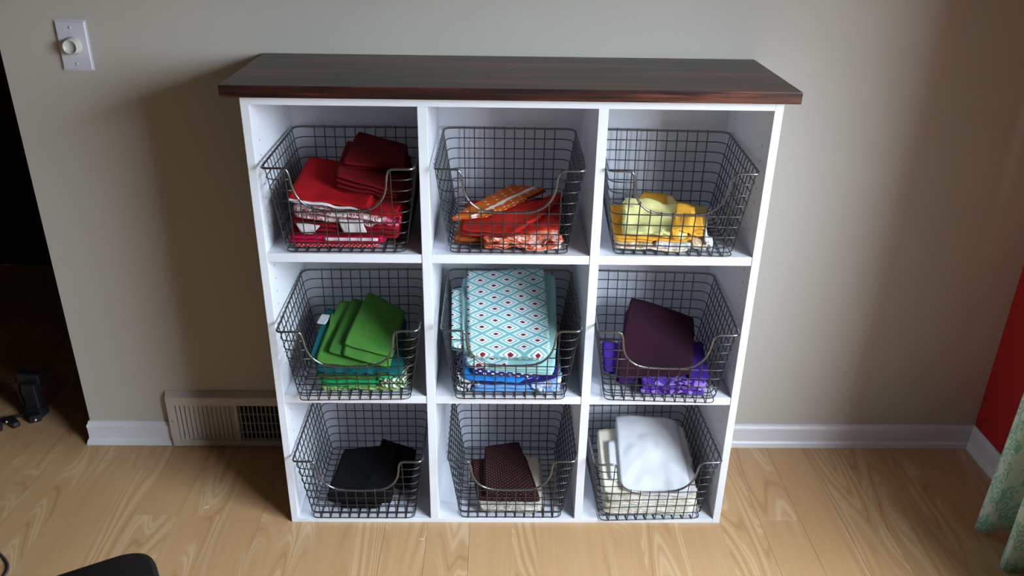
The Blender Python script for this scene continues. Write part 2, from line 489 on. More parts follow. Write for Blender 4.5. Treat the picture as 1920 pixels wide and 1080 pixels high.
# ------------------------------------------------------------------ wire baskets
HR = .200; WR = .157; WB = .129; FR_ = .028; BK = .297; BKR = .306
def bx_at(z):   # half width at height z
    return WB + (WR - WB) * z / HR
def yf(z): return -FR_ * z / HR
def yb(z): return BK + (BKR - BK) * z / HR
WZ = .0035      # height of the wire grid floor above what it stands on
SC = [(-.157, .200), (-.116, .200), (-.106, .197), (-.1005, .184), (-.097, .157), (-.089, .134), (-.075, .117), (-.056, .1065), (-.024, .102)]
def scoop_z(x_):
    x_ = -abs(x_)
    for (a, za), (b, zb) in zip(SC, SC[1:]):
        if a <= x_ <= b: return za + (zb - za) * (x_ - a) / (b - a)
    return .102
def front_pt(x_, z, out=0): return Vector((x_, yf(z) - out, z))
RW, RR = .00125, .0026
def basket_parts():
    parts = []
    # rim: flat loop with the scooped front
    pts = [(-.157, .0 - FR_, HR), (-.16, BKR, HR), (.16, BKR, HR), (.16, -FR_, HR)]
    loop = []
    rc = .022
    back = fillet([Vector((-WR, .1, HR)), Vector((-WR, BKR, HR)), Vector((WR, BKR, HR)), Vector((WR, .1, HR))], rc, 5)
    loop += back
    loop += fillet([Vector((WR, .1, HR)), Vector((WR, -FR_, HR)), Vector((.12, -FR_, HR))], .014, 5)[1:-1]
    sc = [front_pt(x_, z) for x_, z in SC[1:]]
    right = [Vector((-v.x, v.y, v.z)) for v in sc]
    mid = right + sc[::-1]
    loop += smooth_path(mid, 3)
    loop += fillet([Vector((-.12, -FR_, HR)), Vector((-WR, -FR_, HR)), Vector((-WR, .1, HR))], .014, 5)[1:-1]
    parts.append(('rim', tube_data(loop, RR, 8, True), M_RIM))
    # horizontal loops, open where the scoop cuts them
    for i in range(0, 8):
        z = max(WZ + .0, HR * i / 8)
        w = bx_at(z); f = yf(z); b = yb(z)
        cr = .016 + .014 * (z / HR)
        if z < .1015:
            p = fillet([Vector((-w, f, z)), Vector((-w, b, z)), Vector((w, b, z)), Vector((w, f, z))], cr, 4, True)
            parts.append(('horizontal_wire', tube_data(p, RW, 6, True), M_WIRE))
        else:
            xe = next(a + (b_ - a) * (za - z) / (za - zb) for (a, za), (b_, zb) in zip(SC[1:], SC[2:]) if zb <= z <= za)
            p = fillet([Vector((xe, f, z)), Vector((-w, f, z)), Vector((-w, b, z)), Vector((w, b, z)), Vector((w, f, z)), Vector((-xe, f, z))], cr, 4)
            parts.append(('horizontal_wire', tube_data(p, RW, 6), M_WIRE))
    # lengthwise U wires: down the back, along the floor, up the front
    o2 = RW * 1.7
    for k in range(10):
        x_ = -.108 + .024 * k
        zt = scoop_z(x_)
        p = [Vector((x_ * 1.02, BKR - .001, HR + RR * 1.25)), Vector((x_ * 1.02, BKR + RR * 1.4, HR + .0005)), Vector((x_ * 1.02, BKR + o2 - .0022, HR - .01)),
             Vector((x_, BK + o2, WZ - o2 + .0)), Vector((x_, -o2, WZ - o2)), front_pt(x_ , zt - .008, o2), front_pt(x_, zt, RR * 1.35), front_pt(x_, zt + RR * 1.3, -.0005)]
        p = fillet(p, [0, .001, .002, .012, .005, .003, .001, 0], 3)
        parts.append(('lengthwise_wire', tube_data(p, RW, 6), M_WIRE))
    # crosswise U wires: down one side, across the floor, up the other
    for k in range(12):
        y_ = .016 + .0245 * k
        yt = y_ * 1.0 + (-.006 if k < 1 else 0)
        h = []
        p = [Vector((-WR + .001, yt, HR + RR * 1.25)), Vector((-WR - RR * 1.3, yt, HR)), Vector((-WR - o2 + .001, yt, HR - .01)), Vector((-WB - o2, y_, WZ + o2 * .9)),
             Vector((WB + o2, y_, WZ + o2 * .9)), Vector((WR + o2 - .001, yt, HR - .01)), Vector((WR + RR * 1.3, yt, HR)), Vector((WR - .001, yt, HR + RR * 1.25))]
        p = fillet(p, [0, .001, .002, .012, .012, .002, .001, 0], 3)
        parts.append(('crosswise_wire', tube_data(p, RW, 6), M_WIRE))
    return parts
ZB = [.748, .382, .013]
BAS = [(.189, .006, .010), (.545, .008, -.009), (.9065, .004, -.042), (.1885, -.020, .031), (.553, -.013, 0), (.906, -.020, -.046), (.184, -.002, .001), (.560, .002, -.001), (.918, -.005, .040)]
BLAB = ['gunmetal wire basket of red fabrics in the top left cubby',
        'gunmetal wire basket of orange fabrics in the top middle cubby',
        'gunmetal wire basket of yellow fabrics in the top right cubby',
        'gunmetal wire basket of green fabrics in the middle row left cubby',
        'gunmetal wire basket of aqua and blue fabrics in the centre cubby',
        'gunmetal wire basket of purple fabrics in the middle row right cubby',
        'gunmetal wire basket of black fabric in the bottom left cubby',
        'gunmetal wire basket of dotted brown fabric in the bottom middle cubby',
        'gunmetal wire basket of white and cream fabrics in the bottom right cubby']
first = None
for i, (cx, dy, th) in enumerate(BAS):
    t = empty('wire_basket', (cx, -D + dy, ZB[i // 3] + .0005), th, BLAB[i], 'basket', 'wire baskets in the cubbies')
    if first is None:
        first = [mesh_obj(n_, d[0], d[1], m_, t, True) for n_, d, m_ in basket_parts()]
    else:
        for s_ in first:
            c = s_.copy(); COL.objects.link(c); c.parent = t

# ------------------------------------------------------------------ folded fabrics
def N(p): return noise.noise(Vector(p))
PILE = {}          # height of every pile on a 4 mm grid, so that each cloth lies on those below it
CELL = .004
def pile_height(g, x_, y_):
    cx_, cy_ = x_ / CELL, y_ / CELL
    i0, j0 = math.floor(cx_), math.floor(cy_); fx, fy = cx_ - i0, cy_ - j0
    def m_(i, j):
        return max(g.get((i + a, j + b), -1) for a in (-1, 0, 1) for b in (-1, 0, 1))
    def sm(i, j):
        return m_(i, j)
    vals = [sm(i0, j0), sm(i0 + 1, j0), sm(i0, j0 + 1), sm(i0 + 1, j0 + 1)]
    mx = max(vals)
    if mx < 0: return -1
    vals = [v if v > 0 else mx - .02 for v in vals]
    return vals[0] * (1 - fx) * (1 - fy) + vals[1] * fx * (1 - fy) + vals[2] * (1 - fx) * fy + vals[3] * fx * fy
def folded(basket, name, label, mat, c, t=.012, n=3, amp=.002, ragged=.0, puff=0.0, seed=0, res=(20, 16), thick=.0009, axis='v', group=None):
    """a cloth folded back and forth n times. c: four top corners (x, s, z): front-left, front-right,
    back-right, back-left, x from the cubby's centre, s back from the cabinet face, z above the shelf"""
    cx = BAS[basket][0]; zb = ZB[basket // 3]
    bx0, by0 = cx, -D + BAS[basket][1]; bc, bs = math.cos(BAS[basket][2]), math.sin(BAS[basket][2])
    P = [Vector((cx + a, -D + s, zb + z)) for a, s, z in c]
    if axis == 'u': P = [P[1], P[2], P[3], P[0]]
    org = sum(P, Vector()) / 4
    nu, nv = res
    rg = random.Random(seed * 31 + basket)
    nrm = (P[1] - P[0]).cross(P[3] - P[0]).normalized()
    down = (-nrm * .35 + Vector((0, 0, -.65))).normalized()
    grid = PILE.setdefault(basket, {}); stacked = n > 1
    h = t / max(1, n - 1) if n > 1 else 0
    wu = ((P[1] - P[0]).length + (P[2] - P[3]).length) / 2
    wv = ((P[3] - P[0]).length + (P[2] - P[1]).length) / 2
    rows = []                                 # (v, depth, layer, phase)
    for l in range(n):
        ins0 = rg.uniform(0, .02) if l else 0; ins1 = rg.uniform(0, .03)
        vs_ = [ins0 + (1 - ins0 - ins1) * j / nv for j in range(nv + 1)]
        if l % 2 == 0: vs_ = vs_[::-1]
        for v in vs_: rows.append((v, l * h, l))
        if l < n - 1:
            vend = vs_[-1]; sgn = -1 if l % 2 == 0 else 1
            for a in (.25, .5, .75):
                rows.append((vend + sgn * math.sin(a * PI) * h * .55 / wv, (l + (1 - math.cos(a * PI)) / 2) * h, l + a))
    lay_off = [(rg.uniform(-1, 1) * .003 * (1 if l else 0), rg.uniform(-.02, .02) * (1 if l else 0)) for l in range(n + 1)]
    verts, faces, uvs = [], [], []
    m = nu + 1
    for ri, (v, d, l) in enumerate(rows):
        li = int(l); fr = l - li
        off = lay_off[li][0] * (1 - fr) + lay_off[min(li + 1, n)][0] * fr
        rot = lay_off[li][1] * (1 - fr) + lay_off[min(li + 1, n)][1] * fr
        for i in range(m):
            u = i / nu
            # round the plan corners a little
            ue = (u - .5) * 2; ve = (v - .5) * 2
            k = 1 - .035 * (abs(ue) ** 6) * (abs(ve) ** 6)
            uu = .5 + ue * k / 2; vv = .5 + ve * k / 2
            p = P[0] * (1 - uu) * (1 - vv) + P[1] * uu * (1 - vv) + P[2] * uu * vv + P[3] * (1 - uu) * vv
            side = (P[1] - P[0]).normalized()
            p = p + side * (off + rot * (vv - .5) * wv)
            q = (uu * wu * 1.0, vv * wv * 1.0, seed * 3.7)
            dz = amp * 1.6 * N((q[0] * 17, q[1] * 15, q[2])) + amp * .7 * N((q[0] * 45, q[1] * 38, q[2] + 5)) + amp * .6 * N((q[0] * 40, q[1] * 30, q[2] + l * 2.3))
            dz += puff * (1 - ue * ue) * (1 - ve * ve) * (1 - min(1, d / max(t, 1e-4)) * .8)
            p = p + down * d - down * dz
            if ragged:
                e = max(abs(ue), abs(ve)) ** 8
                p = p + Vector((N((q[0] * 80, q[1] * 80, q[2] + l)), N((q[0] * 80, q[1] * 80, q[2] + 9 + l)), .6 * N((q[0] * 70, q[1] * 70, q[2] + 4 + l)))) * ragged * (.35 + .65 * e)
            if stacked:
                hb = pile_height(grid, p.x, p.y)
                if hb > 0:
                    ztop = p.z + d; zbot = ztop - t
                    zbot = max(zbot, hb + .0012)
                    ztop = max(ztop, zbot + min(t, n * .0014))
                    p.z = ztop - (d / max(t, 1e-5)) * (ztop - zbot)
            p.z = max(p.z, zb + .0085 + (t - d) * .5)        # never through the basket floor
            # stay inside the wires of the basket
            lx, ly = p.x - bx0, p.y - by0
            qx, qy = lx * bc + ly * bs, -lx * bs + ly * bc
            zz = min(max(p.z - zb, 0), HR)
            lim = bx_at(zz) - .0045; y_lo = yf(zz) + .0035; y_hi = yb(zz) - .006
            if p.z - zb < HR + .004:
                qx = min(max(qx, -lim), lim); qy = min(max(qy, y_lo), y_hi)
            p.x = bx0 + qx * bc - qy * bs; p.y = by0 + qx * bs + qy * bc
            verts.append(p - org); uvs.append((uu * wu, vv * wv + l * .013))
    for r in range(len(rows) - 1):
        for i in range(nu):
            a = r * m + i
            faces.append((a, a + 1, a + m + 1, a + m))
    if stacked:
        new = {}
        for r in range(min(nv, len(rows) - 1)):
            for i in range(nu):
                q4 = [verts[r * m + i] + org, verts[r * m + i + 1] + org, verts[(r + 1) * m + i + 1] + org, verts[(r + 1) * m + i] + org]
                for a in (0, .33, .67, 1):
                    for b in (0, .33, .67, 1):
                        pp = q4[0] * (1 - a) * (1 - b) + q4[1] * a * (1 - b) + q4[2] * a * b + q4[3] * (1 - a) * b
                        key = (math.floor(pp.x / CELL + .5), math.floor(pp.y / CELL + .5))
                        if pp.z > new.get(key, -1): new[key] = pp.z
        for key, z_ in new.items():
            if z_ > grid.get(key, -1): grid[key] = z_
    o = mesh_obj(name, verts, faces, mat, None, True, uvs)
    o.location = org
    sol = o.modifiers.new('thickness', 'SOLIDIFY'); sol.thickness = thick; sol.offset = 0
    tag(o, label, 'fabric', group)
    return o

C = {}
def plain(key, rgb, **k): C[key] = cloth_plain(key, srgb(*rgb), **k)
plain('scarlet_cotton', (158, 10, 20)); plain('deep_red_cotton', (104, 6, 12)); plain('crimson_cotton', (132, 8, 24)); plain('hot_pink_cotton', (190, 16, 66))
plain('white_cotton', (218, 220, 226), var=.03); plain('cream_cotton', (226, 219, 200), var=.05); plain('rust_red_cotton', (176, 36, 24))
plain('burnt_orange_cotton', (168, 80, 26)); plain('mustard_cotton', (222, 162, 46)); plain('pale_yellow_cotton', (238, 232, 158), var=.05); plain('tan_voile', (196, 166, 110))
plain('golden_cotton', (240, 176, 60)); plain('leaf_green_cotton', (74, 132, 54)); plain('dark_green_cotton', (56, 106, 42)); plain('moss_green_cotton', (66, 98, 40))
plain('emerald_cotton', (30, 156, 92)); plain('teal_cotton', (14, 92, 94)); plain('pale_aqua_cotton', (158, 204, 204)); plain('bright_blue_cotton', (40, 130, 214))
plain('navy_cotton', (38, 36, 112)); plain('sky_blue_cotton', (112, 166, 228)); plain('violet_cotton', (64, 34, 130), var=.25); plain('dark_purple_cotton', (52, 26, 86))
plain('plum_cotton', (46, 16, 32)); plain('black_cotton', (9, 10, 13)); plain('offwhite_lining', (206, 200, 204), var=.05)
C['diamond'] = cloth_diamond('aqua_diamond_print')
C['red_dot'] = cloth_dots('red_white_dot_print', srgb(190, 22, 34), srgb(240, 230, 232), .010, .010, .25)
C['red_print'] = cloth_print('red_white_floral_print', [srgb(120, 20, 34), srgb(214, 196, 198), srgb(150, 24, 38), srgb(226, 214, 214)], 130)
C['pink_print'] = cloth_print('pink_print', [srgb(200, 24, 80), srgb(226, 120, 150), srgb(190, 20, 60)], 70)
C['star'] = cloth_star_band('orange_star_band')
C['coral'] = cloth_print('coral_print', [srgb(226, 70, 44), srgb(242, 150, 110), srgb(222, 90, 60), srgb(236, 196, 190)], 55)
C['cream_print'] = cloth_print('cream_tan_print', [srgb(232, 222, 200), srgb(202, 176, 138), srgb(238, 230, 214)], 70)
C['green_print'] = cloth_stripe('green_white_print', srgb(66, 104, 56), srgb(214, 222, 204), .010, .5)
C['lime_print'] = cloth_print('lime_print', [srgb(96, 148, 60), srgb(190, 214, 150), srgb(66, 130, 66), srgb(150, 180, 80)], 55)
C['chain'] = cloth_dots('navy_white_oval_print', srgb(44, 42, 118), srgb(236, 238, 246), .022, .014, .27)
C['blackwhite'] = cloth_print('black_white_scroll_print', [srgb(24, 24, 34), srgb(220, 224, 232), srgb(30, 30, 44), srgb(196, 206, 222)], 70)
C['blue_mix'] = cloth_print('blue_white_print', [srgb(40, 60, 160), srgb(206, 214, 240), srgb(120, 170, 230), srgb(230, 234, 246)], 45)
C['lilac'] = cloth_print('violet_print', [srgb(70, 36, 140), srgb(96, 60, 176), srgb(54, 26, 112), srgb(150, 116, 206)], 40)
C['brown_dot'] = cloth_dots('brown_cream_dot_print', srgb(48, 18, 18), srgb(206, 176, 160), .0125, .0105, .095)
C['cream_scroll'] = cloth_print('cream_grey_scroll_print', [srgb(150, 144, 138), srgb(226, 218, 204), srgb(170, 160, 150), srgb(232, 226, 214)], 90)
C['cream_lace'] = cloth_print('cream_tone_print', [srgb(232, 226, 212), srgb(214, 204, 182), srgb(238, 234, 226)], 50)

GR = 'folded red fabrics in the top left basket'
f = folded
# top left, reds
f(0, 'folded_fabric', 'red fabric with white dots at the very bottom of the red pile', C['red_dot'], [(-.122, .014, .020), (.068, .014, .020), (.1, .25, .030), (-.11, .25, .030)], .010, 3, .0012, seed=1, group=GR)
f(0, 'folded_fabric', 'hot pink folded fabric near the bottom of the red pile', C['hot_pink_cotton'], [(-.124, .010, .038), (.085, .010, .036), (.11, .25, .055), (-.115, .25, .058)], .016, 4, .002, .002, seed=2, group=GR)
f(0, 'fabric_label_strip', 'pale printed selvedge strip lying along the front of hot pink fabric', C['offwhite_lining'], [(-.045, .003, .030), (.072, .003, .029), (.072, .004, .0365), (-.045, .004, .038)], 0, 1, .0004, seed=3, res=(20, 4), group=GR)
f(0, 'folded_fabric', 'crumpled crimson fabric above the hot pink layer', C['crimson_cotton'], [(-.118, .012, .070), (.118, .010, .060), (.125, .25, .09), (-.12, .25, .1)], .028, 5, .003, .003, seed=4, group=GR)
f(0, 'fabric_scrap', 'white fabric flap hanging at the middle front of the red pile', C['offwhite_lining'], [(-.000, -.003, .049), (.050, -.003, .049), (.040, .004, .078), (-.012, .004, .080)], 0, 1, .0015, seed=5, res=(12, 8), group=GR)
f(0, 'fabric_scrap', 'small silvery scrap at the left front of the red pile', C['offwhite_lining'], [(-.090, -.001, .046), (-.066, -.001, .044), (-.050, .006, .066), (-.104, .006, .070)], 0, 1, .003, .002, seed=6, res=(12, 8), group=GR)
f(0, 'crumpled_fabric', 'crumpled pink and red scraps at the right front of the red pile', C['pink_print'], [(.070, .010, .066), (.118, .012, .070), (.124, .09, .08), (.07, .09, .08)], .018, 4, .006, .006, seed=14, res=(16, 12), group=GR)
f(0, 'folded_fabric', 'red and white floral fabric roll in the middle of the red pile', C['red_print'], [(-.108, .008, .104), (.088, .006, .080), (.11, .22, .11), (-.12, .2, .128)], .022, 4, .003, .002, seed=7, group=GR)
f(0, 'folded_fabric', 'bright red folded block at the right front of the red pile', C['scarlet_cotton'], [(.045, .012, .092), (.118, .018, .095), (.135, .16, .118), (.04, .16, .120)], .016, 3, .002, seed=8, group=GR)
f(0, 'folded_fabric', 'large scarlet folded fabric with pale cut edges on the left of the red pile', C['scarlet_cotton'], [(-.120, .022, .122), (.055, .020, .104), (.065, .2, .136), (-.105, .205, .157)], .010, 3, .003, .001, seed=9, group=GR)
f(0, 'fabric_edge', 'frayed pale edge curling over the front of the scarlet fabric', C['offwhite_lining'], [(-.118, .014, .116), (.045, .010, .098), (.043, .014, .102), (-.118, .018, .121)], 0, 1, .004, .001, seed=19, res=(30, 3), group=GR)
f(0, 'folded_fabric', 'dark red bolt of many even folds on top of the red pile', C['deep_red_cotton'], [(-.022, .062, .162), (.128, .060, .120), (.128, .24, .152), (-.024, .25, .186)], .036, 7, .0012, seed=10, group=GR)
f(0, 'folded_fabric', 'dark red folded fabric lying topmost at the back of the red pile', C['deep_red_cotton'], [(-.012, .10, .178), (.122, .13, .158), (.115, .275, .168), (.0, .28, .200)], .012, 3, .0012, seed=11, group=GR)
# top middle, oranges
GO = 'folded orange fabrics in the top middle basket'
f(1, 'folded_fabric', 'patterned orange fabric folded at the bottom of the orange pile', C['burnt_orange_cotton'], [(-.122, .040, .026), (-.02, .034, .024), (.1, .25, .030), (-.1, .25, .032)], .016, 3, .0015, seed=1, group=GO)
f(1, 'crumpled_fabric', 'crumpled coral and white scraps at the front of the orange pile', C['coral'], [(-.055, .008, .038), (.116, .010, .034), (.1, .12, .030), (-.05, .12, .032)], .022, 5, .009, .008, seed=2, res=(28, 14), group=GO)
f(1, 'crumpled_fabric', 'narrow red-orange scrap across the right of the orange pile', C['rust_red_cotton'], [(-.02, .030, .038), (.11, .05, .046), (.13, .24, .060), (.06, .24, .050)], .010, 3, .005, .004, seed=3, group=GO)
f(1, 'folded_fabric', 'plain rust red folded fabric in front of the starred orange cloth', C['rust_red_cotton'], [(-.108, .036, .050), (.012, .020, .044), (.138, .2, .062), (-.095, .18, .064)], .016, 4, .0015, seed=4, group=GO)
f(1, 'folded_fabric', 'burnt orange cloth with white band and stars on the orange pile', C['star'], [(-.128, .055, .068), (-.05, .075, .068), (.095, .25, .070), (.01, .27, .074)], .008, 3, .0012, seed=5, axis='v', group=GO)
# top right, yellows
GY = 'folded yellow fabrics in the top right basket'
f(2, 'folded_fabric', 'cream and tan fabric at the bottom of the yellow pile', C['cream_print'], [(-.128, .016, .026), (.03, .008, .020), (.08, .2, .024), (-.11, .2, .028)], .012, 4, .003, .003, seed=1, group=GY)
f(2, 'crumpled_fabric', 'white crumpled corner at the front of the yellow pile', C['white_cotton'], [(-.040, .004, .028), (.040, .004, .026), (.03, .06, .030), (-.03, .06, .030)], .008, 3, .004, .005, seed=7, res=(16, 8), group=GY)
f(2, 'crumpled_fabric', 'mustard print scraps at the right front corner of the yellow pile', C['cream_print'], [(.034, .012, .024), (.078, .014, .022), (.09, .14, .034), (.05, .14, .034)], .010, 3, .004, .004, seed=9, res=(14, 10), group=GY)
f(2, 'folded_fabric', 'golden orange folded fabric under the pale yellow piece', C['golden_cotton'], [(-.130, .020, .040), (.045, .015, .036), (.08, .2, .042), (-.12, .2, .050)], .012, 4, .003, .002, seed=2, group=GY)
f(2, 'folded_fabric', 'mustard folded fabric at the back of the yellow pile', C['mustard_cotton'], [(-.124, .075, .056), (.03, .10, .050), (.035, .25, .055), (-.02, .275, .060)], .006, 2, .002, .001, seed=3, group=GY)
f(2, 'folded_fabric', 'tan sheer fabric at the right back of the yellow pile', C['tan_voile'], [(.005, .06, .046), (.085, .07, .040), (.118, .20, .045), (.02, .24, .052)], .004, 2, .003, .001, seed=4, group=GY)
f(2, 'crumpled_fabric', 'pale yellow crumpled fabric lying on top of the yellow pile', C['pale_yellow_cotton'], [(-.112, .022, .054), (.030, .012, .048), (.066, .15, .068), (-.088, .18, .070)], .010, 3, .008, .005, seed=5, res=(26, 20), group=GY)
f(2, 'crumpled_fabric', 'bright yellow scrap beside the pale yellow fabric', C['golden_cotton'], [(-.01, .008, .040), (.070, .030, .042), (.080, .12, .052), (.03, .14, .054)], .010, 3, .004, .004, seed=6, group=GY)
f(2, 'fabric_scrap', 'small white tag of cloth at the right end of the yellow pile', C['white_cotton'], [(.072, .014, .016), (.090, .014, .016), (.094, .05, .030), (.076, .05, .030)], .003, 2, .001, seed=8, res=(8, 6), group=GY)
# middle left, greens
GG = 'folded green fabrics in the middle left basket'
f(3, 'folded_fabric', 'lime and white print fabric at the bottom of the green pile', C['lime_print'], [(-.085, .006, .022), (.105, .012, .024), (.11, .25, .032), (-.09, .25, .032)], .012, 4, .003, .003, seed=1, group=GG)
f(3, 'crumpled_fabric', 'green and white striped fabric bunched at the right end of the green pile', C['green_print'], [(.060, .004, .048), (.118, .008, .044), (.122, .12, .052), (.06, .12, .052)], .024, 4, .004, .005, seed=2, res=(16, 12), group=GG)
f(3, 'folded_fabric', 'emerald green folded fabric low in the green pile', C['emerald_cotton'], [(-.082, .004, .040), (.086, .004, .040), (.1, .25, .056), (-.1, .25, .058)], .014, 4, .002, .002, seed=3, group=GG)
f(3, 'folded_fabric', 'moss green folded fabric with a pale edge above the emerald one', C['moss_green_cotton'], [(-.092, .006, .054), (.085, .006, .050), (.1, .25, .076), (-.11, .25, .08)], .010, 3, .003, .002, seed=4, group=GG)
f(3, 'crumpled_fabric', 'teal crumpled fabric in the middle of the green pile', C['teal_cotton'], [(-.094, .010, .068), (.112, .006, .060), (.1, .22, .1), (-.112, .24, .108)], .012, 3, .004, .005, seed=5, res=(28, 18), group=GG)
f(3, 'folded_fabric', 'teal folded fabric standing up at the left of the green pile', C['teal_cotton'], [(-.110, .035, .084), (-.080, .03, .078), (-.062, .20, .125), (-.098, .21, .128)], .012, 3, .002, .002, seed=6, res=(10, 14), group=GG)
f(3, 'fabric_scrap', 'small white scrap at the upper left of the green pile', C['white_cotton'], [(-.112, .150, .117), (-.090, .140, .120), (-.080, .165, .132), (-.104, .178, .128)], .002, 2, .002, seed=7, res=(8, 8), group=GG)
f(3, 'folded_fabric', 'green folded fabric lying on the left of the green pile', C['leaf_green_cotton'], [(-.094, .022, .084), (.030, .020, .070), (.010, .23, .124), (-.068, .235, .140)], .012, 3, .0012, seed=8, group=GG)
f(3, 'folded_fabric', 'narrow green folded fabric squeezed between two wider ones', C['dark_green_cotton'], [(-.066, .038, .102), (.030, .034, .082), (.050, .23, .122), (-.034, .235, .146)], .010, 3, .0012, seed=9, group=GG)
f(3, 'folded_fabric', 'wide green fabric with a flap folded back on its front', C['leaf_green_cotton'], [(-.030, .028, .100), (.082, .014, .074), (.09, .20, .104), (-.005, .22, .132)], .010, 3, .001, seed=10, group=GG)
f(3, 'folded_fabric', 'green folded square topmost on the right of the green pile', C['leaf_green_cotton'], [(-.030, .050, .116), (.084, .038, .088), (.100, .22, .116), (.004, .25, .158)], .008, 3, .001, seed=11, group=GG)
# centre, aquas and blues
GB = 'folded blue fabrics in the centre basket'
f(4, 'folded_fabric', 'sky blue folded fabric at the bottom of the blue pile', C['sky_blue_cotton'], [(-.090, .004, .030), (.065, .004, .030), (.12, .25, .045), (-.12, .25, .045)], .020, 4, .002, .001, seed=1, group=GB)
f(4, 'crumpled_fabric', 'black and white scroll print fabric at the left end of the blue pile', C['blackwhite'], [(-.124, .006, .052), (-.070, .004, .034), (-.07, .16, .060), (-.128, .16, .07)], .036, 6, .004, .005, seed=2, res=(14, 14), group=GB)
f(4, 'crumpled_fabric', 'pale blue and white print bunched at the right end of the blue pile', C['blue_mix'], [(.048, .002, .034), (.118, .004, .046), (.126, .14, .056), (.06, .14, .05)], .028, 4, .004, .005, seed=3, res=(16, 12), group=GB)
f(4, 'folded_fabric', 'navy folded fabric low in the blue pile', C['navy_cotton'], [(-.085, .004, .042), (.112, .004, .046), (.12, .25, .080), (-.12, .25, .075)], .012, 3, .002, seed=4, group=GB)
f(4, 'folded_fabric', 'bright blue folded fabric at the left of the blue pile', C['bright_blue_cotton'], [(-.112, .000, .054), (.034, -.002, .044), (.04, .22, .095), (-.122, .22, .105)], .010, 3, .003, .002, seed=5, group=GB)
f(4, 'folded_fabric', 'navy fabric with white ovals above the bright blue one', C['chain'], [(-.090, .006, .062), (.066, .004, .055), (.08, .22, .112), (-.11, .22, .12)], .010, 3, .002, .001, seed=6, group=GB)
f(4, 'folded_fabric', 'pale aqua fabric with many folds under the diamond print', C['pale_aqua_cotton'], [(-.060, .008, .082), (.104, .006, .076), (.119, .22, .135), (-.117, .22, .14)], .022, 5, .002, .001, seed=7, group=GB)
f(4, 'folded_fabric', 'diamond print fabric peeping out below the topmost blue pile fabric', C['diamond'], [(-.104, .010, .086), (-.005, .004, .076), (.0, .22, .155), (-.117, .22, .155)], .014, 3, .002, .001, seed=8, group=GB)
f(4, 'folded_fabric', 'diamond print roll leaning at the left rim of the centre basket', C['diamond'], [(-.140, .050, .118), (-.108, .045, .112), (-.112, .22, .186), (-.147, .22, .180)], .020, 3, .002, seed=9, res=(10, 14), group=GB)
f(4, 'folded_fabric', 'plain pale aqua folded fabric right behind the topmost diamond print', C['pale_aqua_cotton'], [(-.112, .028, .108), (.110, .028, .112), (.116, .258, .206), (-.122, .258, .194)], .016, 3, .001, seed=10, group=GB)
f(4, 'folded_fabric', 'aqua and white diamond print fabric topmost in the centre basket', C['diamond'], [(-.098, .016, .110), (.094, .016, .104), (.086, .250, .230), (-.110, .250, .220)], .014, 3, .0022, seed=11, puff=.004, res=(26, 26), group=GB)
# middle right, purples
GP = 'folded purple fabrics in the middle right basket'
f(5, 'folded_fabric', 'violet crumpled fabric at the front of the purple pile', C['lilac'], [(-.044, .004, .040), (.112, .000, .038), (.120, .13, .05), (-.03, .13, .05)], .030, 6, .004, .004, seed=1, res=(26, 14), group=GP)
f(5, 'folded_fabric', 'violet folded fabric at the right end of the purple pile', C['violet_cotton'], [(.075, .012, .050), (.122, .014, .048), (.134, .16, .066), (.09, .16, .066)], .010, 3, .003, .003, seed=2, res=(14, 12), group=GP)
f(5, 'folded_fabric', 'dark purple folded fabric under the plum square', C['dark_purple_cotton'], [(-.100, .022, .044), (.080, .036, .050), (.122, .21, .090), (-.050, .23, .130)], .018, 4, .003, .003, seed=3, group=GP)
f(5, 'crumpled_fabric', 'purple crumpled scrap at the left of the purple pile', C['violet_cotton'], [(-.126, .040, .060), (-.080, .030, .056), (-.060, .12, .078), (-.122, .13, .080)], .012, 3, .004, .004, seed=4, res=(12, 10), group=GP)
f(5, 'folded_fabric', 'smooth dark plum square topmost on the purple pile', C['plum_cotton'], [(-.104, .018, .054), (.082, .016, .060), (.122, .22, .104), (-.042, .245, .150)], .005, 2, .0012, seed=5, group=GP)
# bottom left, blacks
GK = 'folded black fabrics in the bottom left basket'
f(6, 'folded_fabric', 'black folded fabric lowest in the bottom left basket', C['black_cotton'], [(-.060, .022, .022), (.035, .020, .020), (.11, .2, .032), (-.07, .2, .030)], .010, 3, .0015, seed=1, group=GK)
f(6, 'folded_fabric', 'black folded fabric at the right back of the bottom left basket', C['black_cotton'], [(.005, .08, .052), (.112, .075, .045), (.118, .21, .062), (.02, .25, .072)], .010, 3, .0015, seed=2, group=GK)
f(6, 'folded_fabric', 'large black folded fabric topmost in the bottom left basket', C['black_cotton'], [(-.100, .030, .038), (.068, .020, .040), (.070, .215, .074), (-.078, .2, .070)], .012, 3, .0012, seed=3, group=GK)
# bottom middle, browns
GW = 'folded brown fabrics in the bottom middle basket'
f(7, 'folded_fabric', 'cream and grey scroll print fabric under the brown dotted ones', C['cream_scroll'], [(-.080, .014, .024), (.078, .012, .024), (.088, .2, .026), (-.100, .18, .026)], .013, 4, .003, .003, seed=1, group=GW)
f(7, 'folded_fabric', 'plain cream fabric showing at the right behind the brown dotted ones', C['cream_cotton'], [(.0, .10, .036), (.075, .09, .034), (.078, .2, .040), (.01, .22, .042)], .006, 2, .001, seed=2, group=GW)
f(7, 'folded_fabric', 'wide brown dotted fabric beneath another one', C['brown_dot'], [(-.088, .034, .038), (.078, .032, .034), (.042, .2, .052), (-.106, .185, .046)], .010, 3, .0012, seed=3, group=GW)
f(7, 'folded_fabric', 'brown dotted fabric topmost in the bottom middle basket', C['brown_dot'], [(-.068, .034, .050), (.066, .036, .048), (.026, .245, .064), (-.070, .225, .062)], .008, 3, .0012, seed=4, group=GW)
